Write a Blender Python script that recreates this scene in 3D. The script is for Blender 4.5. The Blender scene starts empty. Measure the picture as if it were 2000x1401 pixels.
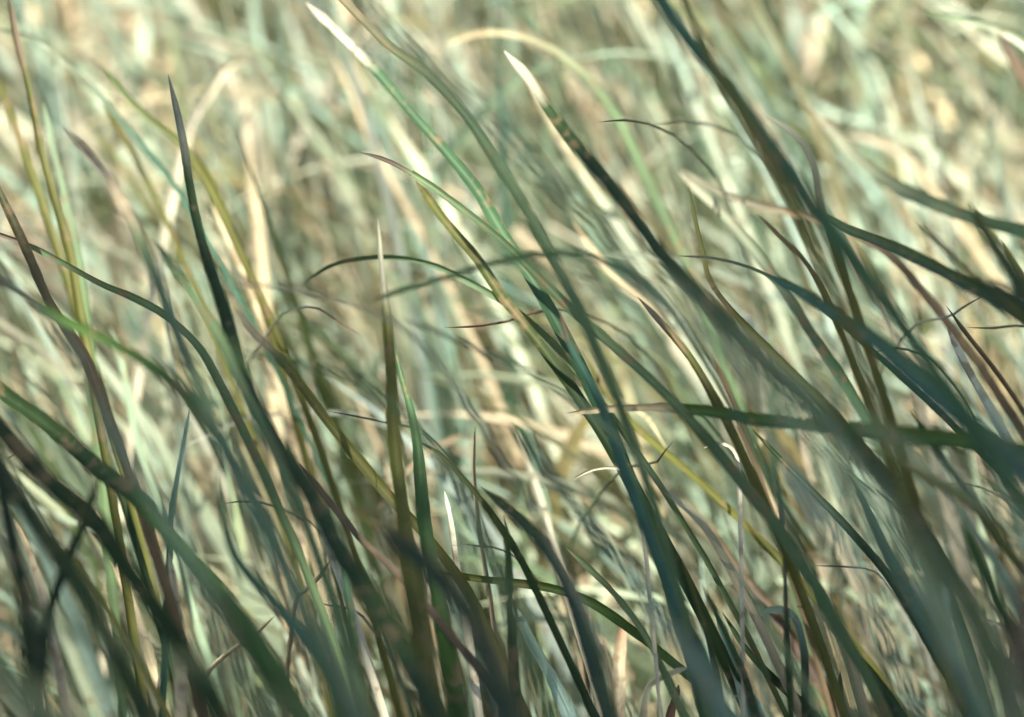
import bpy, bmesh, math, random
import numpy as np
from mathutils import Vector, Matrix, Quaternion

R = math.radians
rng = np.random.default_rng(7)
random.seed(7)
SC = bpy.context.scene
COL = SC.collection

# ------------------------------------------------------------------ camera
LENS, SENSOR, FOCUS = 100.0, 36.0, 1.40
CAM_H, TILT = 0.86, 12.0
cam_d = bpy.data.cameras.new('camera')
cam = bpy.data.objects.new('camera', cam_d)
COL.objects.link(cam)
cam.location = (0, 0, CAM_H)
cam.rotation_euler = (R(90 - TILT), 0, 0)
cam_d.lens, cam_d.sensor_width, cam_d.sensor_fit = LENS, SENSOR, 'HORIZONTAL'
cam_d.clip_start, cam_d.clip_end = 0.05, 2000
cam_d.dof.use_dof = True
cam_d.dof.focus_distance = FOCUS
cam_d.dof.aperture_fstop = 3.9
cam_d.dof.aperture_blades = 7
SC.camera = cam
CM = Matrix.Translation(cam.location) @ cam.rotation_euler.to_matrix().to_4x4()

# ------------------------------------------------------------------ sky, sun, exposure
SUN_EL, SUN_AZ = 56.0, 226.0          # azimuth clockwise from +Y: the sun stands behind the camera, to the left
world = bpy.data.worlds.new('World')
SC.world = world
world.use_nodes = True
nt = world.node_tree
bg = nt.nodes['Background']
sky = nt.nodes.new('ShaderNodeTexSky')
sky.sky_type = 'NISHITA'
sky.sun_disc = False
sky.sun_elevation, sky.sun_rotation = R(SUN_EL), R(SUN_AZ)
nt.links.new(sky.outputs[0], bg.inputs[0])
bg.inputs[1].default_value = 0.068
sun_d = bpy.data.lights.new('sun', 'SUN')
sun_d.energy, sun_d.angle, sun_d.color = 4.4, R(0.53), (1.0, 0.945, 0.845)
sun = bpy.data.objects.new('sun', sun_d)
COL.objects.link(sun)
sun_dir = Vector((math.sin(R(SUN_AZ)) * math.cos(R(SUN_EL)), math.cos(R(SUN_AZ)) * math.cos(R(SUN_EL)), math.sin(R(SUN_EL))))
sun.rotation_euler = sun_dir.to_track_quat('Z', 'Y').to_euler()
sun.location = sun_dir * 20
vs = SC.view_settings
vs.view_transform, vs.look, vs.gamma, vs.use_curve_mapping = 'Standard', 'None', 1.0, False
vs.exposure = 2.1
SC.render.engine = 'CYCLES'
SC.cycles.use_denoising = True
SC.cycles.use_adaptive_sampling = False
SC.cycles.denoising_input_passes = 'RGB'
SC.cycles.sample_clamp_indirect = 6
SC.cycles.max_bounces = 8
SC.cycles.transmission_bounces = 6
SC.cycles.diffuse_bounces = 4

# ------------------------------------------------------------------ materials
def mat_leaf(name, trans=0.30, rough=0.42, streak=260.0, spec=0.5):
    m = bpy.data.materials.new(name)
    m.use_nodes = True
    t = m.node_tree
    t.nodes.clear()
    N, L = t.nodes.new, t.links.new
    out = N('ShaderNodeOutputMaterial')
    at = N('ShaderNodeAttribute'); at.attribute_name = 'Col'
    uv = N('ShaderNodeUVMap'); uv.uv_map = 'UV'
    mp = N('ShaderNodeMapping'); mp.inputs['Scale'].default_value = (streak / 12, 6, 1)
    L(uv.outputs[0], mp.inputs[0])
    nz = N('ShaderNodeTexNoise'); nz.inputs['Scale'].default_value = 1.0; nz.inputs['Detail'].default_value = 3
    L(mp.outputs[0], nz.inputs['Vector'])
    tc = N('ShaderNodeTexCoord')
    n2 = N('ShaderNodeTexNoise'); n2.inputs['Scale'].default_value = 45; n2.inputs['Detail'].default_value = 4
    L(tc.outputs['Object'], n2.inputs['Vector'])
    mr = N('ShaderNodeMapRange'); mr.inputs[1].default_value = .3; mr.inputs[2].default_value = .7
    mr.inputs[3].default_value = .6; mr.inputs[4].default_value = 1.4
    L(nz.outputs[0], mr.inputs[0])
    mr2 = N('ShaderNodeMapRange'); mr2.inputs[1].default_value = .3; mr2.inputs[2].default_value = .7
    mr2.inputs[3].default_value = .82; mr2.inputs[4].default_value = 1.18
    L(n2.outputs[0], mr2.inputs[0])
    mu = N('ShaderNodeMath'); mu.operation = 'MULTIPLY'
    L(mr.outputs[0], mu.inputs[0]); L(mr2.outputs[0], mu.inputs[1])
    vm = N('ShaderNodeVectorMath'); vm.operation = 'SCALE'
    L(at.outputs['Color'], vm.inputs[0]); L(mu.outputs[0], vm.inputs['Scale'])
    n3 = N('ShaderNodeTexNoise'); n3.inputs['Scale'].default_value = 120; n3.inputs['Detail'].default_value = 3
    L(tc.outputs['Object'], n3.inputs['Vector'])
    n4 = N('ShaderNodeTexNoise'); n4.inputs['Scale'].default_value = 14; n4.inputs['Detail'].default_value = 2
    L(tc.outputs['Object'], n4.inputs['Vector'])
    ad = N('ShaderNodeMath'); ad.operation = 'MULTIPLY_ADD'; ad.inputs[1].default_value = .6
    L(n4.outputs[0], ad.inputs[0]); L(n3.outputs[0], ad.inputs[2])
    m3 = N('ShaderNodeMapRange'); m3.inputs[1].default_value = .86; m3.inputs[2].default_value = 1.0
    m3.inputs[3].default_value = 0; m3.inputs[4].default_value = .7
    L(ad.outputs[0], m3.inputs[0])
    wear = N('ShaderNodeMixRGB'); wear.inputs[2].default_value = (.17, .12, .06, 1)
    L(m3.outputs[0], wear.inputs[0]); L(vm.outputs[0], wear.inputs[1])
    vm = wear
    pb = N('ShaderNodeBsdfPrincipled')
    pb.inputs['Roughness'].default_value = rough
    pb.inputs['Specular IOR Level'].default_value = spec
    L(vm.outputs[0], pb.inputs['Base Color'])
    bp = N('ShaderNodeBump'); bp.inputs['Strength'].default_value = .25; bp.inputs['Distance'].default_value = .0004
    L(nz.outputs[0], bp.inputs['Height']); L(bp.outputs[0], pb.inputs['Normal'])
    if trans > 0:
        tr = N('ShaderNodeBsdfTranslucent')
        tint = N('ShaderNodeVectorMath'); tint.operation = 'MULTIPLY'
        tint.inputs[1].default_value = (1.05, 1.05, .75)
        L(vm.outputs[0], tint.inputs[0]); L(tint.outputs[0], tr.inputs[0])
        mx = N('ShaderNodeMixShader'); mx.inputs[0].default_value = trans
        L(pb.outputs[0], mx.inputs[1]); L(tr.outputs[0], mx.inputs[2])
        L(mx.outputs[0], out.inputs[0])
    else:
        L(pb.outputs[0], out.inputs[0])
    return m

M_BLADE = mat_leaf('grass_blade_surface', .30, .52, spec=.18)
M_DRY = mat_leaf('dry_blade_surface', .30, .6, spec=.3)
M_TWIG = mat_leaf('twig_surface', 0, .75, spec=.2)

def mat_plain(name, c1, c2, scale, rough=.9, bump=.5, dist=.02):
    m = bpy.data.materials.new(name); m.use_nodes = True
    t = m.node_tree; N, L = t.nodes.new, t.links.new
    pb = t.nodes['Principled BSDF']; pb.inputs['Roughness'].default_value = rough
    tc = N('ShaderNodeTexCoord')
    nz = N('ShaderNodeTexNoise'); nz.inputs['Scale'].default_value = scale; nz.inputs['Detail'].default_value = 8
    L(tc.outputs['Object'], nz.inputs['Vector'])
    cr = N('ShaderNodeValToRGB')
    cr.color_ramp.elements[0].position, cr.color_ramp.elements[0].color = .35, (*c1, 1)
    cr.color_ramp.elements[1].position, cr.color_ramp.elements[1].color = .68, (*c2, 1)
    L(nz.outputs[0], cr.inputs[0]); L(cr.outputs[0], pb.inputs['Base Color'])
    bp = N('ShaderNodeBump'); bp.inputs['Strength'].default_value = bump; bp.inputs['Distance'].default_value = dist
    L(nz.outputs[0], bp.inputs['Height']); L(bp.outputs[0], pb.inputs['Normal'])
    return m
M_SOIL = mat_plain('soil_and_thatch', (.15, .12, .075), (.40, .33, .21), 14)
M_BARK = mat_plain('bark', (.05, .04, .03), (.14, .11, .08), 14)

# albedos
C = dict(
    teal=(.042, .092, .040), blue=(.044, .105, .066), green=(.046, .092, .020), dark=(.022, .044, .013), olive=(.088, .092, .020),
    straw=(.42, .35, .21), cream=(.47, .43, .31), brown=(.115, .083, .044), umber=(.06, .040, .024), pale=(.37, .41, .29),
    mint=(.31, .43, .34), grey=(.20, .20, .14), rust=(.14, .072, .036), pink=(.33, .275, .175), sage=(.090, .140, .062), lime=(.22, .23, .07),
    silver_sheen=(.165, .225, .140), deep_shade=(.012, .027, .009))  # sheen painted into the first colour, shade of crowded blades into the second

# ------------------------------------------------------------------ helpers
def finish(name, verts, quads, uvs, cols, material, parent=None, loc=(0, 0, 0)):
    """verts (n,3), quads (m,4), uvs (n,2) and cols (n,3) per vertex -> one mesh object"""
    verts = np.asarray(verts, np.float32) - np.asarray(loc, np.float32)
    quads = np.asarray(quads, np.int32)
    me = bpy.data.meshes.new(name)
    me.vertices.add(len(verts)); me.vertices.foreach_set('co', verts.ravel())
    me.loops.add(quads.size); me.loops.foreach_set('vertex_index', quads.ravel())
    me.polygons.add(len(quads))
    me.polygons.foreach_set('loop_start', np.arange(0, quads.size, 4, dtype=np.int32))
    me.polygons.foreach_set('loop_total', np.full(len(quads), 4, np.int32))
    me.polygons.foreach_set('use_smooth', np.ones(len(quads), bool))
    u = me.uv_layers.new(name='UV')
    u.data.foreach_set('uv', np.asarray(uvs, np.float32)[quads.ravel()].ravel())
    ca = me.color_attributes.new('Col', 'FLOAT_COLOR', 'POINT')
    c4 = np.ones((len(verts), 4), np.float32); c4[:, :3] = cols
    ca.data.foreach_set('color', c4.ravel())
    me.materials.append(material)
    me.update(); me.validate()
    o = bpy.data.objects.new(name, me)
    COL.objects.link(o)
    if parent is not None:
        o.parent = parent
    else:
        o.location = loc
    return o

def tag(o, label=None, cat=None, group=None, kind=None):
    if label: o['label'] = label
    if cat: o['category'] = cat
    if group: o['group'] = group
    if kind: o['kind'] = kind
    return o

def at(px, py, d):
    """the point d metres in front of the camera seen at pixel (px, py) of the 2000 px wide photograph"""
    k = SENSOR / LENS * d / 2000.0
    return CM @ Vector(((px - 1000) * k, -(py - 700.5) * k, -d))

def spline(P, n):
    P = [np.array(p, float) for p in P]
    P = [2 * P[0] - P[1]] + P + [2 * P[-1] - P[-2]]
    out = []
    for i in range(1, len(P) - 2):
        p0, p1, p2, p3 = P[i - 1:i + 3]
        for t in np.linspace(0, 1, 14, endpoint=False):
            out.append(.5 * (2 * p1 + (p2 - p0) * t + (2 * p0 - 5 * p1 + 4 * p2 - p3) * t * t + (3 * p1 - p0 - 3 * p2 + p3) * t ** 3))
    out.append(P[-2])
    out = np.array(out)
    s = np.r_[0, np.cumsum(np.linalg.norm(np.diff(out, axis=0), axis=1))]
    u = np.linspace(0, s[-1], n)
    return np.stack([np.interp(u, s, out[:, k]) for k in range(3)], 1), s[-1]

def ribbon(P, W, cols, roll0, roll1, fold=.34):
    """P (n,3) centre line tip->base, W (n) widths, cols (n,3): a V-folded blade, five vertices across"""
    n = len(P)
    T = np.gradient(P, axis=0); T /= np.linalg.norm(T, axis=1)[:, None] + 1e-9
    V = P - np.array(cam.location); V /= np.linalg.norm(V, axis=1)[:, None]
    S = np.cross(T, V); S /= np.linalg.norm(S, axis=1)[:, None] + 1e-9
    Nn = np.cross(S, T)
    w8 = np.linspace(0, 1, n)
    a = (np.linspace(roll0, roll1, n) + .30 * np.sin(w8 * random.uniform(4, 9) + random.uniform(0, 6)))[:, None]
    W = W * (1 + .07 * np.sin(w8 * random.uniform(14, 30) + random.uniform(0, 6)) + rng.normal(0, .025, n))
    S2 = S * np.cos(a) + Nn * np.sin(a); N2 = np.cross(S2, T)
    k = np.array([-1, -.5, 0, .5, 1])
    f = np.array([0, .62, 1, .62, 0])
    X = P[:, None, :] + S2[:, None, :] * (k[None, :, None] * W[:, None, None] * .5) + N2[:, None, :] * (f[None, :, None] * W[:, None, None] * fold)
    verts = X.reshape(-1, 3)
    i = np.arange(n - 1)[:, None] * 5 + np.arange(4)[None, :]
    quads = np.stack([i, i + 1, i + 6, i + 5], -1).reshape(-1, 4)
    L = np.r_[0, np.cumsum(np.linalg.norm(np.diff(P, axis=0), axis=1))]
    r = random.random() * 50
    uv = np.stack([np.tile((k + 1) / 2, n) + r, np.repeat(L * 4, 5) + r], 1)
    midrib = np.array([1, 1, 1.12, 1, 1])
    c = (cols[:, None, :] * midrib[None, :, None]).reshape(-1, 3)
    return verts, quads, uv, c

def tube(P, W, cols, seg=7):
    n = len(P)
    T = np.gradient(P, axis=0); T /= np.linalg.norm(T, axis=1)[:, None] + 1e-9
    A = np.cross(T, np.array([.3, .9, .1])); A /= np.linalg.norm(A, axis=1)[:, None]
    B = np.cross(T, A)
    th = np.linspace(0, 2 * math.pi, seg, endpoint=False)
    X = P[:, None, :] + (A[:, None, :] * np.cos(th)[None, :, None] + B[:, None, :] * np.sin(th)[None, :, None]) * (W[:, None, None] * .5)
    i = np.arange(n - 1)[:, None] * seg
    j = np.arange(seg)[None, :]; jn = (j + 1) % seg
    quads = np.stack([i + j, i + jn, i + seg + jn, i + seg + j], -1).reshape(-1, 4)
    L = np.r_[0, np.cumsum(np.linalg.norm(np.diff(P, axis=0), axis=1))]
    uv = np.stack([np.tile(np.linspace(0, 1, seg), n), np.repeat(L * 4, seg)], 1)
    return X.reshape(-1, 3), quads, uv, np.repeat(cols, seg, 0)

def to_ground(P):
    """carry a stem or blade on from the last traced point down to its root in the soil"""
    p = P[-1]; t = P[-1] - P[-4]; t = t / np.linalg.norm(t)
    h = t.copy(); h[2] = 0
    hn = np.linalg.norm(h)
    reach = min(.22, max(.05, p[2] - float(bank(p[1]))) * hn / max(abs(t[2]), .45) * .5)
    g = p + (h / (hn + 1e-9)) * reach; g[2] = float(bank(g[1])) - .012
    d = np.linalg.norm(g - p)
    t0, t1 = t * d, np.array([0, 0, -1.0]) * d
    u = np.linspace(0, 1, 15)[1:, None]
    return (2 * u**3 - 3 * u**2 + 1) * p + (u**3 - 2 * u**2 + u) * t0 + (-2 * u**3 + 3 * u**2) * g + (u**3 - u**2) * t1

GB = 'tall grass blades at the front of the field'
def blade(label, pts, w0, w1, d0, d1, ct, cb, tip=0.0, roll=None, name='grass_blade', cat='grass blade', group=GB, round_=False, wmid=None, ground=True, dry=False):
    if ground and not round_ and 1.26 < d0 < 1.56 and name == 'grass_blade' and ct != 'umber':      # most blades stand a little off the plane of focus
        off = random.uniform(.03, .06) if 'dark' in label or tip else random.uniform(.07, .16)
        d0, d1 = (d0 - off, d1 - off) if random.random() < .6 else (d0 + off, d1 + off)
    k = SENSOR / LENS / 2000.0
    seg = [math.hypot(pts[i + 1][0] - pts[i][0], pts[i + 1][1] - pts[i][1]) for i in range(len(pts) - 1)]
    cs = np.r_[0, np.cumsum(seg)] / sum(seg)
    P3 = [at(x, y, d0 + (d1 - d0) * s) for (x, y), s in zip(pts, cs)]
    n = max(16, min(44, int(sum(seg) / 22)))
    P, _ = spline(P3, n)
    s = np.linspace(0, 1, n)
    w1 = w0 + (w1 - w0) * .55
    W = (w0 + (w1 - w0) * s ** .85)
    if wmid: W = W + (wmid - (w0 + w1) / 2) * np.sin(s * math.pi)
    W = W * k * (d0 + (d1 - d0) * s)
    if ground:
        E = to_ground(P); P = np.vstack([P, E])
        W = np.r_[W, np.linspace(W[-1], W[-1] * .7, len(E))]
        s = np.r_[s, np.linspace(1, 1.3, len(E))]
    else:
        W = W * np.clip((1 - s) / .06 + .25, 0, 1)
    W[0] *= .12; W[1] *= .6
    ca, cb_ = np.array(C[ct]), np.array(C[cb])
    if tip > 0:
        mixv = np.clip((s - tip + .03) / .06, 0, 1)[:, None]
    else:
        mixv = np.clip(s / .7, 0, 1)[:, None]
    cols = ca * (1 - mixv) + cb_ * mixv
    jit = 1 + random.uniform(-.1, .1)
    cols = cols * jit
    if roll is None: roll = random.uniform(-34, 34)
    r0 = R(roll); r1 = R(roll + random.uniform(-18, 18))
    mk = (lambda a, b: tube(P[a:b], W[a:b], cols[a:b])) if round_ else \
         (lambda a, b: ribbon(P[a:b], W[a:b] / max(.6, math.cos(r0)), cols[a:b], r0, r1))
    loc = tuple(P[-1])
    mt = M_TWIG if round_ else (M_DRY if dry else M_BLADE)
    if tip > 0:
        q = max(3, int(np.searchsorted(s, tip)))
        o = finish(name, *mk(q, len(P)), mt, None, loc)
        v = mk(0, len(P))
        m = 7 if round_ else 5
        V = v[0][: (q + 1) * m]; Q = v[1][: q * (7 if round_ else 4)]
        finish('dry_tip', V, Q, v[2][: (q + 1) * m], v[3][: (q + 1) * m], M_DRY, o, loc)
    else:
        o = finish(name, *mk(0, len(P)), mt, None, loc)
    return tag(o, label, cat, group)

# ------------------------------------------------------------------ the ground
def bank(y):
    """height of the ground: level at the viewpoint, then a grassy bank rising beyond the tall blades"""
    t = np.clip((np.asarray(y, float) - 1.40) / 1.9, 0, 1)
    return .82 * t * t * (3 - 2 * t)

def build_ground():
    bm = bmesh.new()
    # fine near the camera, coarse towards the horizon
    xs = [-400, -80, -20, -6] + list(np.linspace(-3, 3, 41)) + [6, 20, 80, 400]
    ys = [-400, -80, -20, -6] + list(np.linspace(-3, 9, 71)) + [20, 80, 400, 900]
    g = [[bm.verts.new((x, y, ((0.012 * math.sin(x * 7.3 + y * 3.1) + .01 * math.sin(y * 9.7 - x * 4)) if abs(x) < 5 and -5 < y < 12 else 0) + float(bank(y)))) for x in xs] for y in ys]
    for j in range(len(ys) - 1):
        for i in range(len(xs) - 1):
            bm.faces.new((g[j][i], g[j][i + 1], g[j + 1][i + 1], g[j + 1][i]))
    me = bpy.data.meshes.new('ground'); bm.to_mesh(me); bm.free()
    for p in me.polygons: p.use_smooth = True
    me.materials.append(M_SOIL)
    o = bpy.data.objects.new('ground', me); COL.objects.link(o)
    tag(o, kind='structure')
build_ground()

# ------------------------------------------------------------------ the field behind and below: masses nobody could count
def field(name, base_xy, length, lean, curl, head, width, cols_base, cols_tip, material, nseg=9, roll=None):
    """many blades in one mesh; all inputs are arrays over the blades"""
    n = len(base_xy)
    s = np.linspace(0, 1, nseg + 1)
    ang = lean[:, None] + curl[:, None] * s[None, :] ** 1.6          # from the vertical
    ds = length[:, None] / nseg
    dx = np.sin(ang) * ds; dz = np.cos(ang) * ds
    h = np.concatenate([np.zeros((n, 1)), np.cumsum(dx[:, :-1], 1)], 1)
    z = np.concatenate([np.zeros((n, 1)), np.cumsum(dz[:, :-1], 1)], 1)
    hx, hy = np.cos(head), np.sin(head)
    P = np.stack([base_xy[:, 0:1] + h * hx[:, None], base_xy[:, 1:2] + h * hy[:, None], z - .01 + bank(base_xy[:, 1:2])], -1)
    T = np.stack([np.sin(ang) * hx[:, None], np.sin(ang) * hy[:, None], np.cos(ang)], -1)
    side0 = np.stack([-hy, hx, np.zeros(n)], -1)[:, None, :] * np.ones((1, nseg + 1, 1))
    nor0 = np.cross(side0, T)
    if roll is None: roll = rng.uniform(-1.2, 1.2, n)
    tw = roll[:, None] + rng.uniform(-.7, .7, n)[:, None] * s[None, :]
    S = side0 * np.cos(tw)[..., None] + nor0 * np.sin(tw)[..., None]
    Nn = np.cross(S, T)
    prof = np.minimum(1, (1 - s) / .45) ** .8 * (.75 + .25 * np.minimum(1, s / .3)); prof[-1] = .03
    W = width[:, None] * prof[None, :]
    A = P - S * W[..., None] * .5; B = P + Nn * W[..., None] * .2; D = P + S * W[..., None] * .5
    verts = np.stack([A, B, D], 2).reshape(-1, 3)
    m = nseg + 1
    i = (np.arange(n)[:, None, None] * m + np.arange(nseg)[None, :, None]) * 3 + np.arange(2)[None, None, :]
    quads = np.stack([i, i + 1, i + 4, i + 3], -1).reshape(-1, 4)
    c = cols_base[:, None, :] * (1 - s[None, :, None]) + cols_tip[:, None, :] * s[None, :, None]
    cols = np.repeat(c, 3, 1).reshape(-1, 3)
    u = np.tile(np.array([0, .5, 1.]), (n, m, 1)) + rng.uniform(0, 40, n)[:, None, None]
    v = np.repeat((s[None, :] * length[:, None] * 4)[..., None], 3, 2)
    uv = np.stack([u, v], -1).reshape(-1, 2)
    o = finish(name, verts, quads, uv, cols, material)
    return tag(o, kind='stuff')

def palette(n, names, weights, jitter=.16):
    k = rng.choice(len(names), n, p=np.array(weights) / sum(weights))
    c = np.array([C[x] for x in names])[k]
    return c * (1 + rng.normal(0, jitter, (n, 1)).clip(-.4, .5)) * (1 + rng.normal(0, .05, (n, 3)))

def tufts(n, x0, x1, y0, y1, per, spread):
    nt_ = max(1, n // per)
    cx, cy = rng.uniform(x0, x1, nt_), rng.uniform(y0, y1, nt_)
    k = rng.integers(0, nt_, n)
    return np.stack([cx[k] + rng.normal(0, spread, n), cy[k] + rng.normal(0, spread, n)], 1), k, nt_

def sward(name, n, x0, x1, y0, y1, lmin, lmax, names, weights, tipnames, tipw, width, mat, per=16, spread=.03, lean=(.08, .22), curl=(.3, 1.5), wind=.75, mixtip=.7, jit=.16):
    xy, k, nt_ = tufts(n, x0, x1, y0, y1, per, spread)
    ln = rng.uniform(lmin, lmax, n) * rng.uniform(.85, 1.12, nt_)[k]
    head = math.pi + rng.normal(0, wind, n)
    cb = palette(n, names, weights, jit); ct = palette(n, tipnames, tipw, jit)
    ct = cb * (1 - mixtip) + ct * mixtip
    return field(name, xy, ln, np.abs(rng.normal(lean[0], lean[1], n)), rng.uniform(*curl, n), head, rng.uniform(.55, 1.2, n) * width, cb, ct, mat)

# far and middle field, beyond the focus
MIX = ['pale', 'sage', 'green', 'olive', 'mint', 'dark', 'lime', 'brown']
TIPS = ['pale', 'cream', 'mint', 'olive', 'lime']
sward('grass', 1500, -1.0, 1.3, 1.64, 2.2, .34, .60, MIX, [8, 1.8, .4, 1.6, 10, .4, .4, .4], TIPS, [7, 4, 6, 1.2, .4], .0095, M_BLADE, per=11, spread=.022, jit=.28, curl=(.1, 1.7), wind=.8)
sward('grass', 2200, -1.3, 1.6, 2.2, 3.2, .36, .62, MIX, [8, 1.8, .4, 1.8, 10, .4, .4, .4], TIPS, [7, 4, 6, 1.2, .4], .0125, M_BLADE, per=11, spread=.025, jit=.30, curl=(.3, 2.2), wind=1.0)
sward('grass', 3500, -3.0, 3.4, 3.2, 8.0, .48, .76, ['pale', 'sage', 'mint', 'olive'], [4, 2, 2, 1], ['pale', 'straw', 'mint'], [3, 2, 2], .016, M_BLADE, per=11, spread=.03, jit=.4)
sward('dry_grass', 1050, -1.0, 1.3, 1.60, 2.3, .24, .54, ['straw', 'cream', 'grey', 'brown', 'pink'], [1, 6, 2, 1.2, 3], ['straw', 'cream', 'pink'], [1, 6, 3], .0095, M_DRY, curl=(.0, 1.6), per=8, jit=.3, wind=.8)
sward('dry_grass', 1300, -1.4, 1.7, 2.3, 3.4, .30, .56, ['straw', 'cream', 'brown', 'grey'], [1, 6, 1, 2], ['straw', 'cream', 'pink'], [1, 6, 3], .012, M_DRY, curl=(.1, 2.2), per=8, jit=.3, wind=1.0)
# short growth under and around the tall blades in front
sward('undergrowth', 1000, -.75, .95, .75, 1.40, .14, .32, ['green', 'sage', 'dark', 'teal', 'olive'], [3, 3, 2, 2, 2], ['sage', 'olive', 'green', 'straw'], [3, 2, 2, 1], .008, M_BLADE, curl=(.1, .9))
sward('dry_undergrowth', 900, -.75, .95, 1.0, 1.72, .10, .30, ['straw', 'brown', 'grey', 'cream'], [3, 2, 2, 2], ['straw', 'cream', 'pink'], [3, 2, 1], .007, M_DRY, curl=(.05, .9))
sward('undergrowth', 900, -.7, .95, 1.48, 1.76, .22, .44, ['mint', 'pale', 'sage', 'olive', 'straw'], [4, 4, 4, 2, 2], ['pale', 'mint', 'straw', 'olive'], [3, 2, 2, 1], .0055, M_BLADE, curl=(.0, .7), lean=(.05, .14), jit=.3)
sward('undergrowth', 260, -.6, .85, 1.28, 1.50, .28, .46, ['green', 'sage', 'olive', 'brown', 'straw'], [4, 4, 3, 1.5, 2], ['olive', 'green', 'straw'], [2, 2, 1], .0055, M_BLADE, curl=(.0, .6), lean=(.06, .16), jit=.3)
# low growth where the photographer stands
sward('grass', 1500, -2.2, 2.2, -2.0, .7, .10, .26, ['green', 'sage', 'olive'], [3, 3, 1], ['green', 'straw'], [3, 1], .006, M_BLADE)

# ------------------------------------------------------------------ an unseen tree, added behind the camera to shade the front of the field
def build_shade_caster():
    base = Vector((.1, -1.15, 0)) + sun_dir * 4.9; base.z = 0
    root = bpy.data.objects.new('added_shade_tree', None); COL.objects.link(root)
    root.location = base
    tag(root, 'unseen tree added behind the viewpoint to shade the front of the field', 'tree')
    def limb(name, pts, w):
        P, _ = spline(pts, 16)
        W = np.linspace(w[0], w[1], 16)
        v, q, uv, c = tube(P, W, np.tile(np.array(C['brown']), (16, 1)), 10)
        o = finish(name, v, q, uv, c, M_BARK, root, tuple(base))
    b = np.array(base)
    limb('trunk', [b + (0, 0, -.1), b + (.05, .05, 1.2), b + (0, .1, 2.4), b + (.1, 0, 4.2)], (.42, .2))
    tips = []
    for i in range(11):
        a = i * 2.4; r = 1.5 + .5 * math.sin(i * 3.7); z = 2.9 + .22 * i
        e = b + (math.cos(a) * r, math.sin(a) * r, z + .6)
        limb('limb', [b + (.02, .05, 1.9 + .18 * i), b + (math.cos(a) * r * .5, math.sin(a) * r * .5, z), e], (.13, .03))
        tips.append(e)
    # crown: leaf-sized faces in clumps through a broad flattened volume
    n = 42000
    cl = []
    while len(cl) < 420:
        p = rng.uniform(-1, 1, 3)
        if np.linalg.norm(p) < 1: cl.append(p)
    cl = np.array(cl) * (3.0, 2.5, 1.5) + np.array(Vector((.1, -1.25, .65)) + sun_dir * 4.9)
    ctr = cl[rng.integers(0, 420, n)] + rng.normal(0, .25, (n, 3))
    d1 = rng.normal(0, 1, (n, 3)); d1 /= np.linalg.norm(d1, axis=1)[:, None]
    d2 = np.cross(d1, rng.normal(0, 1, (n, 3))); d2 /= np.linalg.norm(d2, axis=1)[:, None]
    L = rng.uniform(.07, .12, n)[:, None]
    V = np.stack([ctr - d1 * L, ctr + d2 * L * .42, ctr + d1 * L, ctr - d2 * L * .42], 1).reshape(-1, 3)
    Q = np.arange(4 * n).reshape(-1, 4)
    cols = np.repeat(palette(n, ['green', 'sage', 'olive'], [4, 1, 1]), 4, 0)
    uv = np.tile(np.array([[0, 0], [1, .5], [0, 1], [-1, .5]], float), (n, 1))
    o = finish('crown', V, Q, uv, cols, M_BLADE, root, tuple(base))
    o['kind'] = 'stuff'
build_shade_caster()
# single blades one can still pick out, out of focus, in the bright middle distance
MARKS = [(445, 130, 'straw hook arch'), (990, 66, 'straw arch at the top'), (620, 30, 'white-tipped grey-teal blade'), (1330, 60, 'top of the long teal blade'),
         (1005, 130, 'cream-tipped dark blade'), (715, 300, 'brown-tipped slender blade'), (740, 450, 'grey thread-tipped blade'), (1105, 650, 'dark upright blade'),
         (1280, 796, 'straw-tipped level blade'), (1510, 550, 'broad dark teal blade'), (1800, 440, 'yellow-olive spike'), (1700, 242, 'pale blue-green arch'),
         (330, 170, 'grey-tipped long dark blade'), (130, 260, 'purplish-tipped teal blade'), (40, 470, 'brown-tipped arch at left'), (30, 80, 'dark-tipped corner stem'),
         (660, 515, 'hair-thin teal arch'), (930, 638, 'red-brown level twig'), (660, 628, 'short dark brown twig'), (1195, 237, 'dark twig tip'), (480, 1250, 'tan leaning stalk'),
         (930, 950, 'reddish upright stalk'), (1180, 915, 'white curled sliver'), (1480, 850, 'dark green pointed blade'), (1720, 880, 'sunlit olive blade'),
         (185, 950, 'crossing dark blade'), (1620, 1106, 'thin level dark twig'), (1520, 1195, 'mint curled leaf'), (1560, 280, 'bending cream tip'), (1940, 60, 'top right arch'),
         (1340, 345, 'grey-teal slanting blade'), (1360, 430, 'thin upright olive blade')]
used_labels = set()
CMI = CM.inverted()
def pixel(p):
    q = CMI @ Vector(p); k = SENSOR / LENS * -q.z / 2000
    return q.x / k + 1000, 700.5 - q.y / k
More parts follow.
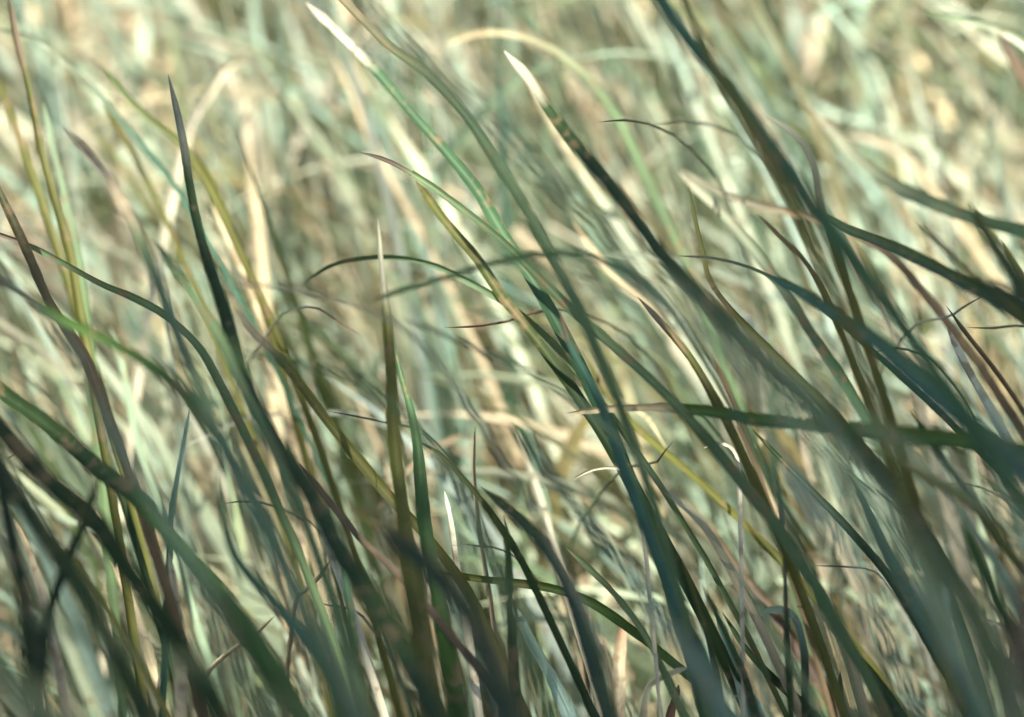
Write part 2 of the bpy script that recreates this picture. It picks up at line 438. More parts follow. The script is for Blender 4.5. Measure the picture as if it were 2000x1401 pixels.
def middle_blades(n, kinds, tips, mat, group, width, curl):
    made = tries = 0
    while made < n and tries < 6 * n:
        tries += 1
        y = 1.64 + .85 * rng.random() ** 1.2
        x = rng.uniform(-1, 1) * (.185 * y + .05) + .14
        kind = list(kinds)[rng.integers(0, len(kinds))]
        cb, ct = palette(1, [kind], [1], .25), palette(1, [tips[kind]], [1], .2)
        ln, le, cu = rng.uniform(.40, .64, 1), np.abs(rng.normal(.12, .2, 1)), rng.uniform(*curl, 1)
        head = math.pi + rng.normal(0, .8, 1)
        o = field('grass_blade', np.array([[x, y]]), ln, le, cu, head, rng.uniform(.7, 1.2, 1) * width, cb, ct, mat, nseg=14, roll=rng.uniform(-.9, .9, 1))
        px, py = pixel(o.data.vertices[len(o.data.vertices) - 2].co)
        shape = 'upright' if le[0] + cu[0] < .75 else 'leaning' if le[0] + cu[0] < 1.35 else 'arched'
        lab = None
        if 0 < px < 2000 and 0 < py < 1400:
            for mx_, my_, nm in sorted(MARKS, key=lambda m: (m[0] - px) ** 2 + (m[1] - py) ** 2)[:2]:
                dx, dy = px - mx_, py - my_
                side = ('left of' if dx < 0 else 'right of') if abs(dx) > abs(dy) else ('above' if dy < 0 else 'below')
                dist = math.hypot(dx, dy)
                near = 'just ' if dist < 75 else 'well ' if dist > 190 else ''
                l = f'blurred {kinds[kind]} {shape} blade behind, its tip {near}{side} the {nm}'
                if l not in used_labels and len(l.split()) <= 16: lab = l; break
        if lab is None:
            me = o.data; bpy.data.objects.remove(o); bpy.data.meshes.remove(me)
            continue
        used_labels.add(lab); made += 1
        v = np.empty(len(o.data.vertices) * 3, np.float32); o.data.vertices.foreach_get('co', v)
        o.data.vertices.foreach_set('co', (v.reshape(-1, 3) - np.array([x, y, bank(y)], np.float32)).ravel()); o.location = (x, y, float(bank(y))); o.data.update()
        del o['kind']
        tag(o, lab, 'grass blade', group)
middle_blades(70, dict(straw='straw', cream='cream', pink='pinkish straw', brown='brown'), dict(straw='cream', cream='cream', pink='straw', brown='straw'), M_DRY, 'blurred straw blades in the middle distance', .011, (.1, 2.3))
middle_blades(80, dict(pale='pale green', mint='mint', sage='mid green', olive='olive'), dict(pale='mint', mint='pale', sage='pale', olive='pale'), M_BLADE, 'blurred green blades in the middle distance', .011, (.4, 2.2))
# ------------------------------------------------------------------ single blades, traced tip -> root, each at its own distance
# upper right
blade('long dark teal blade crossing the upper right from the top',
      [(1235,-95),(1290,0),(1340,72),(1410,155),(1470,240),(1530,318),(1580,395),(1620,445),(1680,525),(1740,605),(1800,690),(1880,800)], 24, 44, 1.22, 1.02, 'blue', 'teal', roll=12)
blade('short olive blade along the right side of the long teal blade, top edge',
      [(1310,-70),(1345,20),(1385,110),(1430,190),(1490,290),(1560,420)], 14, 26, 1.3, 1.2, 'olive', 'olive')
blade('cream tip bending over beside the long teal blade, upper right',
      [(1490,225),(1525,243),(1565,275),(1590,325),(1600,385),(1625,470),(1670,600)], 10, 20, 1.5, 1.45, 'cream', 'olive')
blade('dark green blade with a cream tip slanting through the upper centre',
      [(985,100),(1030,150),(1065,205),(1110,265),(1200,372),(1290,492),(1375,585),(1450,665),(1560,770),(1680,880)], 18, 52, 1.38, 1.1, 'cream', 'dark', tip=.11, roll=8)
blade('pale straw blade close along the left of the dark cream-tipped blade',
      [(1040,170),(1080,240),(1120,310),(1175,395),(1240,500),(1310,610)], 12, 30, 1.85, 1.78, 'straw', 'pale', dry=True)
blade('grey-teal blade with a bleached white tip in the upper centre, lit along one edge',
      [(598,5),(660,62),(722,125),(800,215),(868,292),(930,368),(965,428),(1010,500),(1060,580),(1120,690)], 16, 34, 1.5, 1.35, 'cream', 'teal', tip=.2, roll=10)
blade('broad blurred blue-grey blade from the top edge, just right of the white-tipped one',
      [(660,-70),(760,58),(850,150),(940,235),(1020,303),(1090,372),(1170,445),(1260,530),(1370,620),(1500,740)], 26, 20, .86, .76, 'blue', 'silver_sheen', roll=-14)
blade('muted brown-green blade at the top edge left of the broad blurred one',
      [(610,-60),(690,20),(760,90),(830,140),(905,220),(980,330),(1040,430)], 14, 26, 1.3, 1.2, 'brown', 'sage')
blade('slender grey-teal blade with thin dark brown tip, upper centre',
      [(702,298),(735,306),(772,321),(830,355),(900,406),(980,470),(1040,530),(1110,600),(1180,660),(1250,722),(1320,790),(1400,880)], 9, 34, 1.4, 1.3, 'umber', 'sage', tip=.12, roll=15)
blade('dark olive blade under the brown-tipped one, running down through the centre',
      [(812,352),(868,430),(930,503),(980,578),(1035,648),(1090,720),(1140,792),(1190,870),(1260,990)], 16, 34, 1.42, 1.34, 'olive', 'dark', roll=6)
blade('dark blue-green upright blade with short brown point, right of centre to bottom edge',
      [(1092,603),(1112,670),(1148,740),(1185,820),(1215,910),(1247,995),(1280,1080),(1312,1155),(1342,1225),(1382,1315),(1420,1420)], 10, 56, 1.38, 1.2, 'brown', 'blue', tip=.07, roll=4)
blade('thin olive blade crossing behind the dark upright one, right of centre',
      [(1135,680),(1180,760),(1240,832),(1300,884),(1360,935),(1440,1010),(1520,1090)], 9, 22, 1.5, 1.46, 'olive', 'olive')
blade('nearly level green blade with straw tip, sweeping across the right half',
      [(1105,808),(1180,800),(1280,796),(1390,804),(1480,820),(1600,832),(1750,848),(1880,862),(2030,890)], 8, 74, 1.40, 1.18, 'straw', 'green', tip=.24, roll=10)
blade('broad dark teal blade widening towards the right edge, above the level green blade',
      [(1490,535),(1560,568),(1640,618),(1720,672),(1800,745),(1880,815),(1950,870),(2040,940)], 14, 84, 1.34, 1.06, 'blue', 'blue', roll=-10)
blade('grey thread-like blade leading into the point of the broad dark teal blade',
      [(1325,500),(1400,506),(1470,525),(1540,560),(1620,615),(1720,700),(1830,800)], 7, 16, 1.42, 1.4, 'grey', 'teal')
blade('dark teal blade curving to the right edge below the olive spike',
      [(1590,405),(1650,445),(1720,472),(1800,508),(1880,550),(1960,592),(2050,650)], 12, 58, 1.36, 1.12, 'sage', 'dark', roll=8)
blade('yellow-olive spike pointing up left beside the right edge',
      [(1788,433),(1830,470),(1880,520),(1945,575),(2030,650)], 8, 22, 1.38, 1.32, 'olive', 'olive', roll=4)
blade('dark green blade at the right edge, steeper than the spike beside it',
      [(1890,395),(1930,460),(1975,530),(2030,610),(2090,720)], 14, 60, 1.2, 1.08, 'olive', 'dark')
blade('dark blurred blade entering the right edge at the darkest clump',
      [(1900,545),(1950,565),(2000,585),(2060,615),(2120,660)], 20, 60, 1.06, .98, 'deep_shade', 'deep_shade', roll=6)
blade('second olive spike in the dark clump at the right edge, thinner',
      [(1955,470),(1985,520),(2020,580),(2070,670)], 8, 22, 1.35, 1.3, 'olive', 'olive')
blade('blurred grey-green blade arching to the right edge beneath the pale arch, upper right',
      [(1590,215),(1675,308),(1746,360),(1835,402),(1920,432),(2030,460),(2120,500)], 20, 46, 1.7, 1.55, 'grey', 'sage', roll=5)
blade('pale blue-green arching blade above the grey-green one in the upper right',
      [(1540,170),(1620,218),(1700,242),(1790,275),(1850,325),(1910,400),(1980,500)], 9, 22, 2.1, 2.0, 'mint', 'pale')
blade('rosy straw blade just under the pale arch, upper right',
      [(1650,262),(1700,270),(1760,300),(1810,350),(1870,430)], 12, 24, 2.0, 1.95, 'cream', 'straw', dry=True)
blade('thin upright olive blade between the two long dark blades, right of centre',
      [(1345,365),(1358,430),(1372,490),(1390,555),(1450,630),(1520,700),(1620,800)], 8, 24, 1.46, 1.38, 'olive', 'olive')
blade('grey-teal blade slanting down through the right middle, tip beside the tan smudge',
      [(1325,335),(1380,385),(1430,435),(1482,500),(1540,580),(1590,660),(1645,740),(1710,850)], 18, 32, 1.58, 1.45, 'grey', 'teal')
blade('brownish blurred blade lying nearly level in the upper right',
      [(1330,330),(1400,372),(1470,398),(1560,418),(1650,445),(1740,500),(1820,590)], 12, 24, 1.62, 1.55, 'grey', 'brown')
blade('thin olive-brown stem right of the grey-teal slanting blade',
      [(1480,420),(1530,468),(1575,515),(1608,570),(1638,640),(1662,700),(1700,800)], 8, 16, 1.46, 1.42, 'brown', 'olive')
blade('brown-tipped olive blade in the middle, right of the dark upright one',
      [(1245,580),(1300,640),(1350,702),(1390,770),(1425,835),(1470,930)], 12, 26, 1.42, 1.36, 'brown', 'olive', tip=.2)
blade('rust-brown dry blade crossing the level green blade from above',
      [(1390,690),(1412,745),(1435,800),(1462,870),(1490,950)], 10, 18, 1.46, 1.44, 'rust', 'brown', dry=True)
blade('wide blurred pale green blade low on the right, under the level blade',
      [(1440,640),(1540,722),(1640,785),(1740,855),(1850,925),(1960,1000),(2080,1090)], 12, 24, .94, .84, 'silver_sheen', 'silver_sheen', roll=-6)
blade('soft green blade between the level blade and the wide pale one',
      [(1500,700),(1570,765),(1640,850),(1720,980),(1800,1120)], 10, 18, 1.05, .98, 'sage', 'silver_sheen')
blade('dark blade running into the lower right edge beneath the wide pale one',
      [(1780,800),(1830,880),(1890,962),(1950,1050),(2030,1160),(2100,1280)], 12, 44, 1.26, 1.14, 'dark', 'dark', roll=6)
blade('sunlit yellow-olive blade in the lower right ending at a pale bent twig',
      [(1695,870),(1750,898),(1800,928),(1850,955),(1900,990),(1960,1060)], 9, 30, 1.38, 1.3, 'lime', 'olive')  # the sunlight is put into the colour: lime tip, olive below
blade('dark green pointed blade in the lower right, straight and clear',
      [(1468,838),(1530,902),(1590,963),(1640,1014),(1690,1070),(1735,1125),(1790,1210),(1860,1330),(1930,1460)], 7, 48, 1.38, 1.26, 'dark', 'dark', roll=5)
blade('dark teal blade rising beside the dark pointed one in the lower right',
      [(1662,930),(1698,1005),(1730,1075),(1770,1150),(1820,1242),(1868,1330),(1920,1440)], 10, 66, 1.34, 1.18, 'teal', 'blue', roll=3)
blade('light blue-grey blurred blade left of the dark pointed one, lower right',
      [(1530,900),(1575,970),(1625,1030),(1665,1100),(1705,1185),(1745,1285),(1800,1410)], 18, 48, .98, .86, 'mint', 'blue', roll=-4)
blade('soft pale blade between two dark ones in the lower right, bluish',
      [(1780,1135),(1815,1190),(1850,1265),(1890,1350),(1940,1450)], 14, 36, 1.22, 1.12, 'mint', 'blue')
blade('very wide blurred sage blade rising from the bottom edge right of centre',
      [(985,820),(1060,910),(1130,998),(1200,1085),(1270,1175),(1330,1262),(1390,1345),(1450,1430)], 12, 56, 1.12, .86, 'teal', 'silver_sheen', roll=4)
blade('short dark blade with a clear point, left of the very wide sage blade',
      [(938,952),(1000,1000),(1060,1062),(1105,1135),(1138,1225),(1165,1320),(1195,1420)], 10, 84, 1.36, 1.1, 'dark', 'dark', roll=4)
blade('dark olive sliver running behind the reddish upright stem, lower centre',
      [(818,863),(860,888),(905,935),(950,990),(1010,1080),(1060,1180)], 8, 24, 1.42, 1.38, 'olive', 'dark')
blade('slim upright blade left of centre with a long grey thread of a tip',
      [(738,425),(743,500),(750,572),(757,645),(764,720),(766,800),(772,880),(782,960),(792,1040),(806,1130),(825,1260),(845,1400)], 5, 84, 1.38, 1.24, 'grey', 'olive', tip=.18, roll=4)
blade('dark green upright blade standing just right of the slim thread-tipped one',
      [(768,672),(785,740),(802,800),(815,870),(822,950),(830,1030),(846,1115),(870,1250),(900,1420)], 7, 76, 1.36, 1.22, 'teal', 'green', roll=6)
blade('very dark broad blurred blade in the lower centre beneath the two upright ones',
      [(740,1030),(820,1090),(875,1150),(925,1215),(962,1300),(1000,1420)], 30, 96, 1.02, .88, 'deep_shade', 'dark', roll=4)
blade('brown-olive blade left of centre, curved, in front of bright straw',
      [(455,600),(500,655),(548,702),(592,757),(630,810),(702,900),(765,975),(835,1050),(910,1150),(970,1270)], 14, 34, 1.44, 1.3, 'pink', 'olive', tip=.14)
blade('blurred teal blade lying level left of centre across the brown-olive one',
      [(470,690),(540,700),(600,717),(670,735),(740,768),(810,830),(880,920),(940,1040)], 12, 36, 1.12, 1.0, 'teal', 'sage')
blade('long dark blade with a grey-brown tip, left of centre, down to the bottom edge',
      [(328,145),(345,215),(360,290),(372,370),(388,450),(412,530),(440,612),(462,700),(492,782),(540,868),(592,940),(628,1005),(665,1080),(720,1155),(770,1240),(822,1335),(870,1430)], 10, 78, 1.44, 1.1, 'grey', 'dark', tip=.13, roll=6)
blade('olive blade right of the long grey-tipped one, upper left',
      [(380,290),(418,365),(450,440),(480,512),(505,575),(540,690)], 9, 22, 1.52, 1.5, 'olive', 'olive')
blade('long teal blade with faded purplish-brown tip, left, widening downwards',
      [(118,245),(165,290),(205,338),(240,398),(270,462),(302,535),(332,612),(358,685),(392,765),(432,865),(472,940),(505,1010),(542,1095),(595,1190),(650,1295),(715,1420)], 12, 74, 1.32, .84, 'pink', 'sage', tip=.2, roll=5)
blade('green blade behind the long teal one on the left, paler',
      [(300,470),(345,530),(385,590),(425,650),(465,740),(520,850)], 14, 30, 1.36, 1.28, 'sage', 'sage')
blade('olive-green arching blade from the left edge across the left middle',
      [(-60,520),(20,560),(118,621),(200,660),(286,708),(340,750),(390,805),(450,890),(510,1000)], 14, 44, 1.3, 1.12, 'brown', 'green', tip=.2, roll=8)
blade('thin grey-green arch with dark brown tip at the left edge, above the olive-green arch',
      [(-40,445),(10,462),(62,482),(130,518),(200,556),(262,582),(325,618),(390,680),(440,770)], 8, 26, 1.42, 1.36, 'umber', 'sage', tip=.18)
blade('dark blade turning brown low down at the upper left edge',
      [(-50,270),(0,378),(32,445),(62,512),(92,582),(130,642),(168,702),(195,770),(225,850)], 14, 30, 1.44, 1.36, 'dark', 'brown', roll=4)
blade('soft blue-grey blade slanting from the left edge through the left middle',
      [(-40,490),(45,578),(100,640),(150,702),(182,772),(212,838),(255,905),(310,990)], 14, 34, 1.02, .92, 'silver_sheen', 'silver_sheen', roll=-6)
blade('long dark green blade from the left edge down to the bottom, lower left',
      [(-60,700),(0,762),(62,806),(125,856),(195,918),(262,968),(318,1030),(375,1095),(425,1158),(478,1230),(535,1315),(600,1420)], 26, 60, 1.3, 1.1, 'dark', 'green', roll=6)
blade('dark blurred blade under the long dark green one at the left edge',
      [(-60,770),(0,835),(60,905),(115,958),(185,1018),(235,1095),(292,1172),(345,1250),(400,1340)], 30, 46, 1.18, 1.1, 'deep_shade', 'dark')
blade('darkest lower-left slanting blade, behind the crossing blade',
      [(-40,850),(25,950),(85,1045),(150,1135),(205,1235),(252,1330),(300,1430)], 28, 52, 1.14, 1.05, 'deep_shade', 'dark')
blade('thin olive blade in the dark clump at the left edge with a lit margin',
      [(5,920),(45,985),(95,1050),(150,1105),(210,1190),(270,1290)], 8, 20, 1.36, 1.3, 'lime', 'olive')  # lit look painted as a lime tip fading to olive
blade('crossing dark green blade leaning the other way, lower left',
      [(192,930),(170,1005),(135,1090),(105,1168),(88,1245),(78,1340),(70,1430)], 12, 44, 1.2, 1.1, 'dark', 'deep_shade', roll=4)
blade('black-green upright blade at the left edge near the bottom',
      [(-12,860),(5,960),(25,1060),(45,1150),(62,1260),(82,1420)], 24, 66, 1.08, 1.0, 'deep_shade', 'deep_shade', roll=3)
blade('dim blurred blade lying across the lower left corner',
      [(40,1195),(120,1222),(220,1250),(320,1282),(430,1318),(560,1385),(680,1470)], 18, 46, .88, .76, 'teal', 'sage', roll=-6)
blade('large out-of-focus grey-green blade in the bottom left corner',
      [(-80,1255),(0,1318),(60,1372),(120,1430),(200,1540)], 50, 90, .80, .70, 'sage', 'sage', roll=4)
blade('dark teal blade rising between long blades, lower left of centre',
      [(425,930),(440,1025),(462,1092),(512,1150),(572,1222),(630,1300),(690,1400)], 8, 50, 1.22, 1.1, 'teal', 'blue', roll=5)
blade('thin dark blade near the bottom, left of the very dark broad blade',
      [(640,990),(660,1060),(674,1130),(688,1215),(702,1310),(715,1420)], 7, 32, 1.36, 1.28, 'blue', 'dark')
blade('ochre-brown dry blade slanting over the dark blades, lower left of centre',
      [(585,905),(640,975),(700,1048),(765,1108),(840,1190)], 10, 26, 1.4, 1.34, 'brown', 'brown', dry=True)
blade('dark green upright blade right of the reddish stem, lower centre',
      [(985,1005),(993,1080),(996,1150),(998,1230),(1006,1320),(1015,1420)], 10, 34, 1.34, 1.28, 'green', 'dark', roll=3)
blade('level green blade bridging two dark blades, lower centre',
      [(860,1118),(930,1130),(1000,1138),(1080,1150),(1160,1180),(1260,1250)], 12, 28, 1.46, 1.42, 'olive', 'green')
blade('grey-green diagonal blade right of the short dark pointed one',
      [(1105,1070),(1150,1110),(1200,1160),(1260,1240),(1310,1340)], 10, 24, 1.34, 1.28, 'sage', 'sage')
blade('dark grey upright blade, lower right, in front of the curl',
      [(1518,930),(1526,1010),(1532,1090),(1535,1170),(1538,1260),(1545,1400)], 9, 20, 1.36, 1.3, 'grey', 'dark')
blade('brown dry blade slanting down to the curled leaf, lower right',
      [(1375,1020),(1420,1080),(1460,1135),(1505,1190),(1560,1270)], 12, 34, 1.44, 1.4, 'brown', 'umber', dry=True)
blade('thin olive blade slanting into the bottom right corner',
      [(1830,1120),(1868,1165),(1910,1225),(1968,1300),(2040,1400)], 8, 22, 1.36, 1.3, 'olive', 'dark')
blade('blurred brown blade rising at the bottom right corner',
      [(2010,1080),(2002,1180),(1990,1280),(1972,1420)], 30, 58, .98, .92, 'brown', 'brown', roll=4, dry=True)
blade('dark green blade leaning in the bottom right, left of the brown corner blade',
      [(1880,1020),(1920,1110),(1960,1200),(2010,1310),(2060,1420)], 16, 48, 1.2, 1.1, 'green', 'dark')
blade('narrow dark olive blade left of the wide sage blade near the bottom edge',
      [(1330,1090),(1352,1150),(1372,1215),(1395,1290),(1415,1400)], 7, 24, 1.4, 1.34, 'olive', 'dark')
blade('second narrow dark blade near the bottom, right of the wide sage blade',
      [(1370,1140),(1400,1200),(1430,1265),(1458,1330),(1480,1420)], 8, 30, 1.36, 1.3, 'green', 'dark')
blade('dark blade slanting below the curled leaf at the bottom right of centre',
      [(1410,1195),(1455,1265),(1510,1325),(1565,1375),(1630,1450)], 8, 34, 1.38, 1.3, 'dark', 'dark')
blade('dark olive bowed blade beside the straw arch, lower right',
      [(1588,1150),(1615,1210),(1660,1270),(1710,1325),(1770,1420)], 10, 36, 1.34, 1.26, 'olive', 'dark')
# thin arching blades around the centre
blade('hair-thin teal arch over the centre left, bowed above its neighbours',
      [(588,558),(640,522),(700,506),(770,503),(840,516),(905,546),(975,585),(1050,642),(1120,715),(1200,820)], 7, 22, 1.4, 1.34, 'teal', 'sage')
blade('level teal blade crossing the centre just below the arch',
      [(720,590),(800,562),(880,540),(955,516),(1040,500),(1130,497),(1220,530),(1310,610),(1400,740)], 9, 26, 1.24, 1.08, 'sage', 'teal', roll=-8)
blade('pale blue-green strand slanting through the centre',
      [(780,620),(855,650),(930,682),(1020,720),(1110,775),(1200,850)], 8, 16, 1.3, 1.24, 'silver_sheen', 'silver_sheen')
blade('faded pinkish grass blade lying level left of centre',
      [(440,560),(520,558),(600,570),(680,590),(760,625),(840,690),(920,800)], 5, 14, 1.28, 1.22, 'pink', 'grey', dry=True)
blade('straw-grey blurred blade across the centre right of the level teal blade',
      [(1110,540),(1180,560),(1260,590),(1340,640),(1420,700),(1520,800)], 12, 20, .9, .84, 'pink', 'silver_sheen')
# upper left
blade('dark-tipped olive stem at the top left corner',
      [(15,-20),(32,75),(58,180),(82,300),(110,400),(134,482),(155,600),(180,740)], 13, 24, 1.52, 1.45, 'brown', 'olive', tip=.2)
blade('thin blue-grey blade arching from the left edge over the upper left',
      [(-20,55),(60,72),(125,118),(190,182),(242,242),(292,302),(345,368),(400,460)], 6, 18, 1.5, 1.46, 'grey', 'blue')
blade('short dark olive blade at the left edge, upper quarter',
      [(-15,130),(14,205),(45,290),(80,390),(110,480)], 12, 24, 1.62, 1.58, 'olive', 'olive')
blade('bright green blade behind the thin blue-grey arch, upper left',
      [(195,125),(250,190),(300,238),(352,280),(400,350),(440,430)], 10, 18, 1.6, 1.56, 'green', 'olive')
blade('olive blade in the upper left between the purplish blade and the grey-tipped one',
      [(200,200),(240,265),(275,330),(310,400),(350,490)], 10, 20, 1.68, 1.66, 'olive', 'olive')
blade('soft green upright blade behind the dark stem, upper left',
      [(85,200),(105,290),(128,390),(150,500),(165,610),(178,730)], 14, 28, 1.6, 1.55, 'silver_sheen', 'sage')
blade('dim upright blade in the left middle below the brown-turning blade',
      [(150,640),(170,700),(185,770),(200,850),(225,930)], 10, 22, 1.4, 1.36, 'brown', 'dark')
blade('pale blue upright blade left of centre near the lower third',
      [(370,800),(358,870),(345,940),(335,1010),(330,1100)], 9, 16, 1.5, 1.48, 'mint', 'blue')
# pale bending blades in the bright middle distance
GP = 'pale bending blades in the bright middle distance'
def far(label, pts, w, d, c, c2=None, dry=True): blade(label, pts, w * .5, w, d, d - .06, c, c2 or c, group=GP, dry=dry)
far('straw arch bent like a hook in the upper left', [(545,215),(522,165),(485,118),(445,130),(412,178),(372,245),(350,330)], 24, 1.9, 'straw', 'cream')
far('straw arch over the top centre, right of the broad blurred blade', [(868,88),(930,66),(992,66),(1060,86),(1112,120),(1160,165),(1210,240),(1260,340)], 22, 1.75, 'straw', 'sage')
far('straw strip beside the long grey-tipped blade', [(415,400),(455,485),(490,565),(520,640),(545,740)], 26, 1.68, 'straw', 'straw')
far('pale straw blade left of the white-tipped blade, upper centre', [(645,90),(680,170),(712,250),(760,340),(820,450)], 20, 1.95, 'straw', 'pink')
far('straw-pale blade behind the white-tipped blade, upper centre', [(680,110),(740,200),(800,290),(850,360),(910,470)], 28, 1.95, 'straw', 'pale')
far('pale bluish blade hanging from the top edge, upper right', [(1600,-10),(1660,62),(1705,122),(1735,195),(1760,300)], 16, 2.1, 'mint', 'pale', False)
far('long pale blade arching down to the right edge at the top right', [(1790,-10),(1880,48),(1945,105),(2005,150),(2080,240)], 18, 2.05, 'pale', 'cream', False)
far('grey-green arch in the top right corner', [(1800,20),(1865,36),(1940,52),(2005,92),(2070,160)], 24, 1.7, 'sage', 'pale', False)
far('umber blade standing in for the shaded gap behind the top right arch', [(1950,70),(1975,110),(2010,170),(2050,260)], 34, 1.75, 'umber', 'brown')  # umber colour painted in where the hollow under the arch is only shade
far('mint blade in the upper centre between two dark blades', [(1290,40),(1330,130),(1370,230),(1410,330),(1460,450)], 22, 1.95, 'mint', 'pale', False)
far('straw strip in the centre behind the dark olive blade', [(1120,430),(1160,490),(1210,550),(1270,600),(1340,690)], 22, 1.7, 'straw', 'straw')
far('vertical cream blade left of the hook arch, upper left', [(478,190),(482,260),(490,330),(500,420)], 26, 1.9, 'cream', 'straw')
far('light green blade bending left in the left middle', [(215,640),(240,720),(255,800),(275,890),(310,990)], 24, 1.5, 'silver_sheen', 'silver_sheen', False)
far('cream blade showing between dark ones in the lower centre', [(1010,840),(1030,900),(1060,990),(1085,1080),(1120,1190)], 22, 1.6, 'pale', 'cream')
far('mint patch of a wide blade near the bottom centre', [(1010,1190),(1035,1250),(1070,1310),(1110,1390)], 40, 1.5, 'mint', 'mint', False)
far('lit pale blade left of the reddish stem, lower centre', [(868,960),(880,1020),(890,1090),(905,1180)], 20, 1.55, 'pale', 'cream', False)
far('straw blade beside the dark crossing blade, lower left', [(185,1000),(205,1050),(232,1110),(262,1190)], 26, 1.5, 'straw', 'straw')
far('straw blade close to the left edge below the middle', [(25,1010),(50,1060),(75,1130),(95,1210)], 22, 1.5, 'straw', 'pink')
far('tan upright blade near the bottom left of centre', [(330,1080),(342,1160),(350,1250),(352,1340)], 30, 1.48, 'straw', 'straw')
far('pale green strip behind the thin dark blade, bottom left of centre', [(620,1000),(650,1090),(690,1200),(730,1330)], 24, 1.5, 'pale', 'cream')
far('pale lilac-grey blade at the right edge near the middle', [(1850,640),(1890,720),(1930,790),(1975,870)], 22, 1.55, 'cream', 'pale')

# ------------------------------------------------------------------ twigs, dry stalks and curled leaves
GT = 'broken twigs and dry bits caught among the blades'
def twig(label, pts, w, d, c, w0=None, cat='twig', name='twig'):
    """a dry dark tip; below it the thin pale stalk it still hangs on runs down into the grass"""
    tipf = 0.0
    body = c
    if cat == 'twig':
        vis = pts[:-2]
        sx = 1 if vis[-1][0] > vis[-2][0] else -1
        lx, ly = vis[-1]
        a = random.uniform(.8, 1.3)
        pts = vis + [(lx + sx * 55, ly + 10), (lx + sx * 105 * a, ly + 48), (lx + sx * 165 * a, ly + 130), (lx + sx * 205 * a, ly + 250)]
        ll = [math.dist(pts[i], pts[i + 1]) for i in range(len(pts) - 1)]
        tipf = sum(ll[:len(vis) - 1]) / sum(ll)
        body = random.choice(['sage', 'olive', 'grey', 'straw'])
    blade(label, pts, w0 or w * .5, w if not tipf else w * .8, d, d + (.3 if tipf else .1), c, body, name=name, cat=cat, group=GT, round_=True, tip=tipf)
twig('tan stalk leaning up right over dark blades in the lower left', [(535,1205),(510,1227),(480,1250),(445,1276),(415,1302),(400,1330),(395,1400)], 11, 1.37, 'straw', 9, 'dry stalk', 'dry_stalk')
twig('dark red-brown twig lying nearly level in the centre', [(868,640),(920,638),(960,633),(995,627),(1040,612),(1090,605),(1130,620),(1160,700)], 7, 1.385, 'rust', 5)
twig('short dark brown twig pointing down right, left of centre', [(705,656),(680,640),(655,624),(612,600),(590,605),(585,680)], 7, 1.385, 'umber', 4)
twig('short dark twig tip in the upper right of centre', [(1170,239),(1195,236),(1220,235),(1250,245),(1265,300)], 7, 1.4, 'umber', 5)
twig('brown twig bit just right of the dark twig tip, upper right', [(1275,243),(1305,241),(1340,237),(1360,260),(1370,330)], 7, 1.5, 'brown', 5)
twig('thin twig low left of the slim thread-tipped blade', [(640,803),(700,814),(755,826),(790,850),(800,920)], 5, 1.39, 'brown', 4)
twig('thin level dark twig in the lower right', [(1588,1105),(1622,1106),(1655,1107),(1690,1115),(1705,1180)], 5, 1.38, 'umber', 4)
twig('tiny dark twig stub in the lower left', [(438,984),(458,981),(480,979),(500,995),(505,1060)], 6, 1.39, 'umber', 5)
twig('reddish-brown upright stalk in the lower centre', [(928,830),(925,910),(930,980),(938,1050),(950,1120),(962,1200),(972,1320)], 15, 1.38, 'pink', 7, 'dry stalk', 'dry_stalk')
twig('straw-coloured twig spur left of the reddish stalk', [(885,1066),(905,1063),(930,1066),(950,1090),(955,1150)], 6, 1.38, 'cream', 4)
twig('tan stub leaning up right beside the wide teal blade, lower left', [(645,1095),(625,1125),(602,1148),(580,1170),(570,1230)], 11, 1.36, 'pink', 8, 'dry stalk', 'dry_stalk')
twig('white splinter below the tan stub, lower left', [(618,1174),(638,1182),(660,1192),(672,1230)], 7, 1.38, 'cream', 5)
twig('grey forked twig near the right edge, above the broad teal blade', [(1925,575),(1885,598),(1850,620),(1825,640),(1815,720)], 7, 1.4, 'grey', 5)
twig('thin brown stalk slanting to the right edge, middle', [(1850,600),(1890,655),(1930,705),(1970,760),(2015,830),(2060,920)], 12, 1.4, 'brown', 9, 'dry stalk', 'dry_stalk')
twig('level brown twig at the right edge below the dark clump', [(1890,640),(1940,641),(1990,636),(2050,650),(2080,740)], 8, 1.4, 'brown', 5)
twig('small dark twig under the broad teal blade, right', [(1705,690),(1722,684),(1742,680),(1760,700),(1765,780)], 7, 1.4, 'umber', 5)
twig('bent pale twig at the end of the sunlit olive blade', [(1828,955),(1845,948),(1865,944),(1885,960),(1890,1020)], 6, 1.37, 'straw', 4)
twig('brown twig on top of the level blade with the straw tip', [(1215,800),(1260,795),(1300,788),(1325,800),(1335,860)], 8, 1.385, 'rust', 5)
twig('slanting brown spur beside the dark upright blade', [(1315,862),(1298,882),(1278,905),(1262,935),(1255,1000)], 8, 1.4, 'brown', 5)
twig('dark brown spike standing at the bottom right of centre', [(1640,1310),(1642,1350),(1648,1400),(1655,1450)], 16, 1.36, 'umber', 8, 'dry stalk', 'dry_stalk')
twig('pale thread twig at the far left below the middle', [(62,872),(35,884),(10,896),(-5,930),(-8,1000)], 4, 1.38, 'grey', 3)
GL = 'curled dry leaves low among the blades'
def leaf(label, pts, w0, w1, d, c, c2=None, roll=None, name='dry_leaf', cat='dry leaf'): blade(label, pts, w0, w1, d, d - .03, c, c2 or c, name=name, cat=cat, group=GL, dry=True, roll=roll)
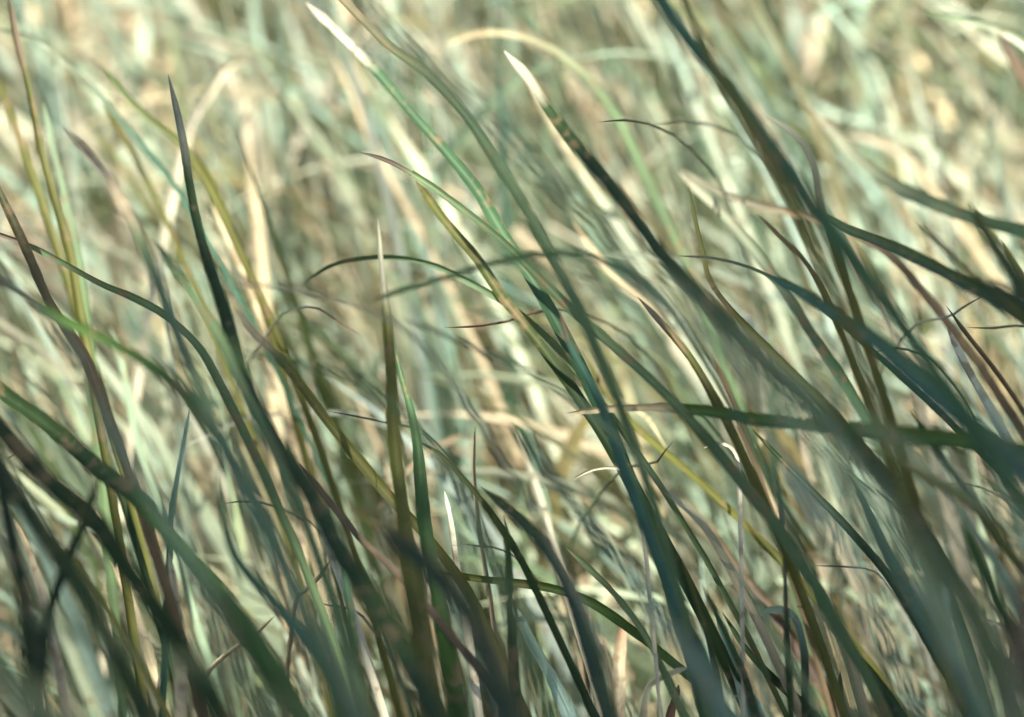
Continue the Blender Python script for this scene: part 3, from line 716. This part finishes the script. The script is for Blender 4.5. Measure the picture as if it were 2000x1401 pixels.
leaf('white curled sliver of leaf right of centre, low, beside the dark upright blade', [(1118,938),(1145,922),(1178,914),(1215,918),(1245,950),(1255,1020)], 5, 10, 1.4, 'cream', roll=5)
leaf('pale curled leaf shaped like a hook in the lower right', [(1375,875),(1400,866),(1428,874),(1442,905),(1445,970)], 6, 12, 1.42, 'cream', roll=8)
leaf('mint curled leaf arching over the dark hollow near the bottom right', [(1478,1208),(1495,1194),(1520,1190),(1545,1198),(1562,1230),(1572,1290),(1572,1380)], 12, 20, 1.36, 'mint', 'dark', roll=8)
leaf('broad straw-coloured leaf arching over to the right of the mint curl', [(1556,1185),(1585,1190),(1612,1208),(1640,1240),(1658,1280),(1672,1330),(1690,1400)], 12, 30, 1.36, 'straw', 'pink', roll=10)
leaf('ragged mint leaf strip left of the mint curl near the bottom', [(1395,1195),(1410,1228),(1422,1262),(1432,1300),(1448,1350),(1462,1420)], 14, 24, 1.38, 'mint', 'pale', roll=20)
leaf('pale dry leaf leaning up right at the bottom, right of centre', [(1345,1304),(1318,1312),(1290,1325),(1265,1345),(1255,1400)], 10, 14, 1.35, 'cream', 'straw', roll=5)
leaf('small rust-red leaf near the bottom edge right of centre', [(1326,1338),(1320,1362),(1312,1385),(1305,1420)], 10, 28, 1.4, 'rust', 'rust', roll=3)
leaf('larger blurred rust-tan leaf above the small rust-red one', [(1218,1205),(1214,1240),(1210,1285),(1208,1340)], 16, 40, 1.5, 'rust', 'pink', roll=3)
leaf('pale straw leaf crumpled over the brown slanting blade, lower right', [(1285,950),(1320,975),(1355,1005),(1388,1045),(1420,1100)], 12, 22, 1.42, 'cream', 'pink', roll=12)
leaf('pale mint leaf scrap at the bottom edge right of centre', [(1430,1362),(1450,1358),(1475,1366),(1490,1400),(1495,1450)], 9, 14, 1.36, 'mint', roll=5)
leaf('lilac-white curled leaf tip in the lower right between dark blades', [(1798,1142),(1815,1136),(1835,1142),(1848,1165),(1855,1230)], 8, 14, 1.3, 'cream', 'mint', roll=6)
leaf('straw leaf fragment near the right edge, lower quarter', [(1905,1205),(1935,1215),(1965,1228),(1985,1260),(1995,1330)], 7, 14, 1.36, 'pink', 'straw', roll=6)
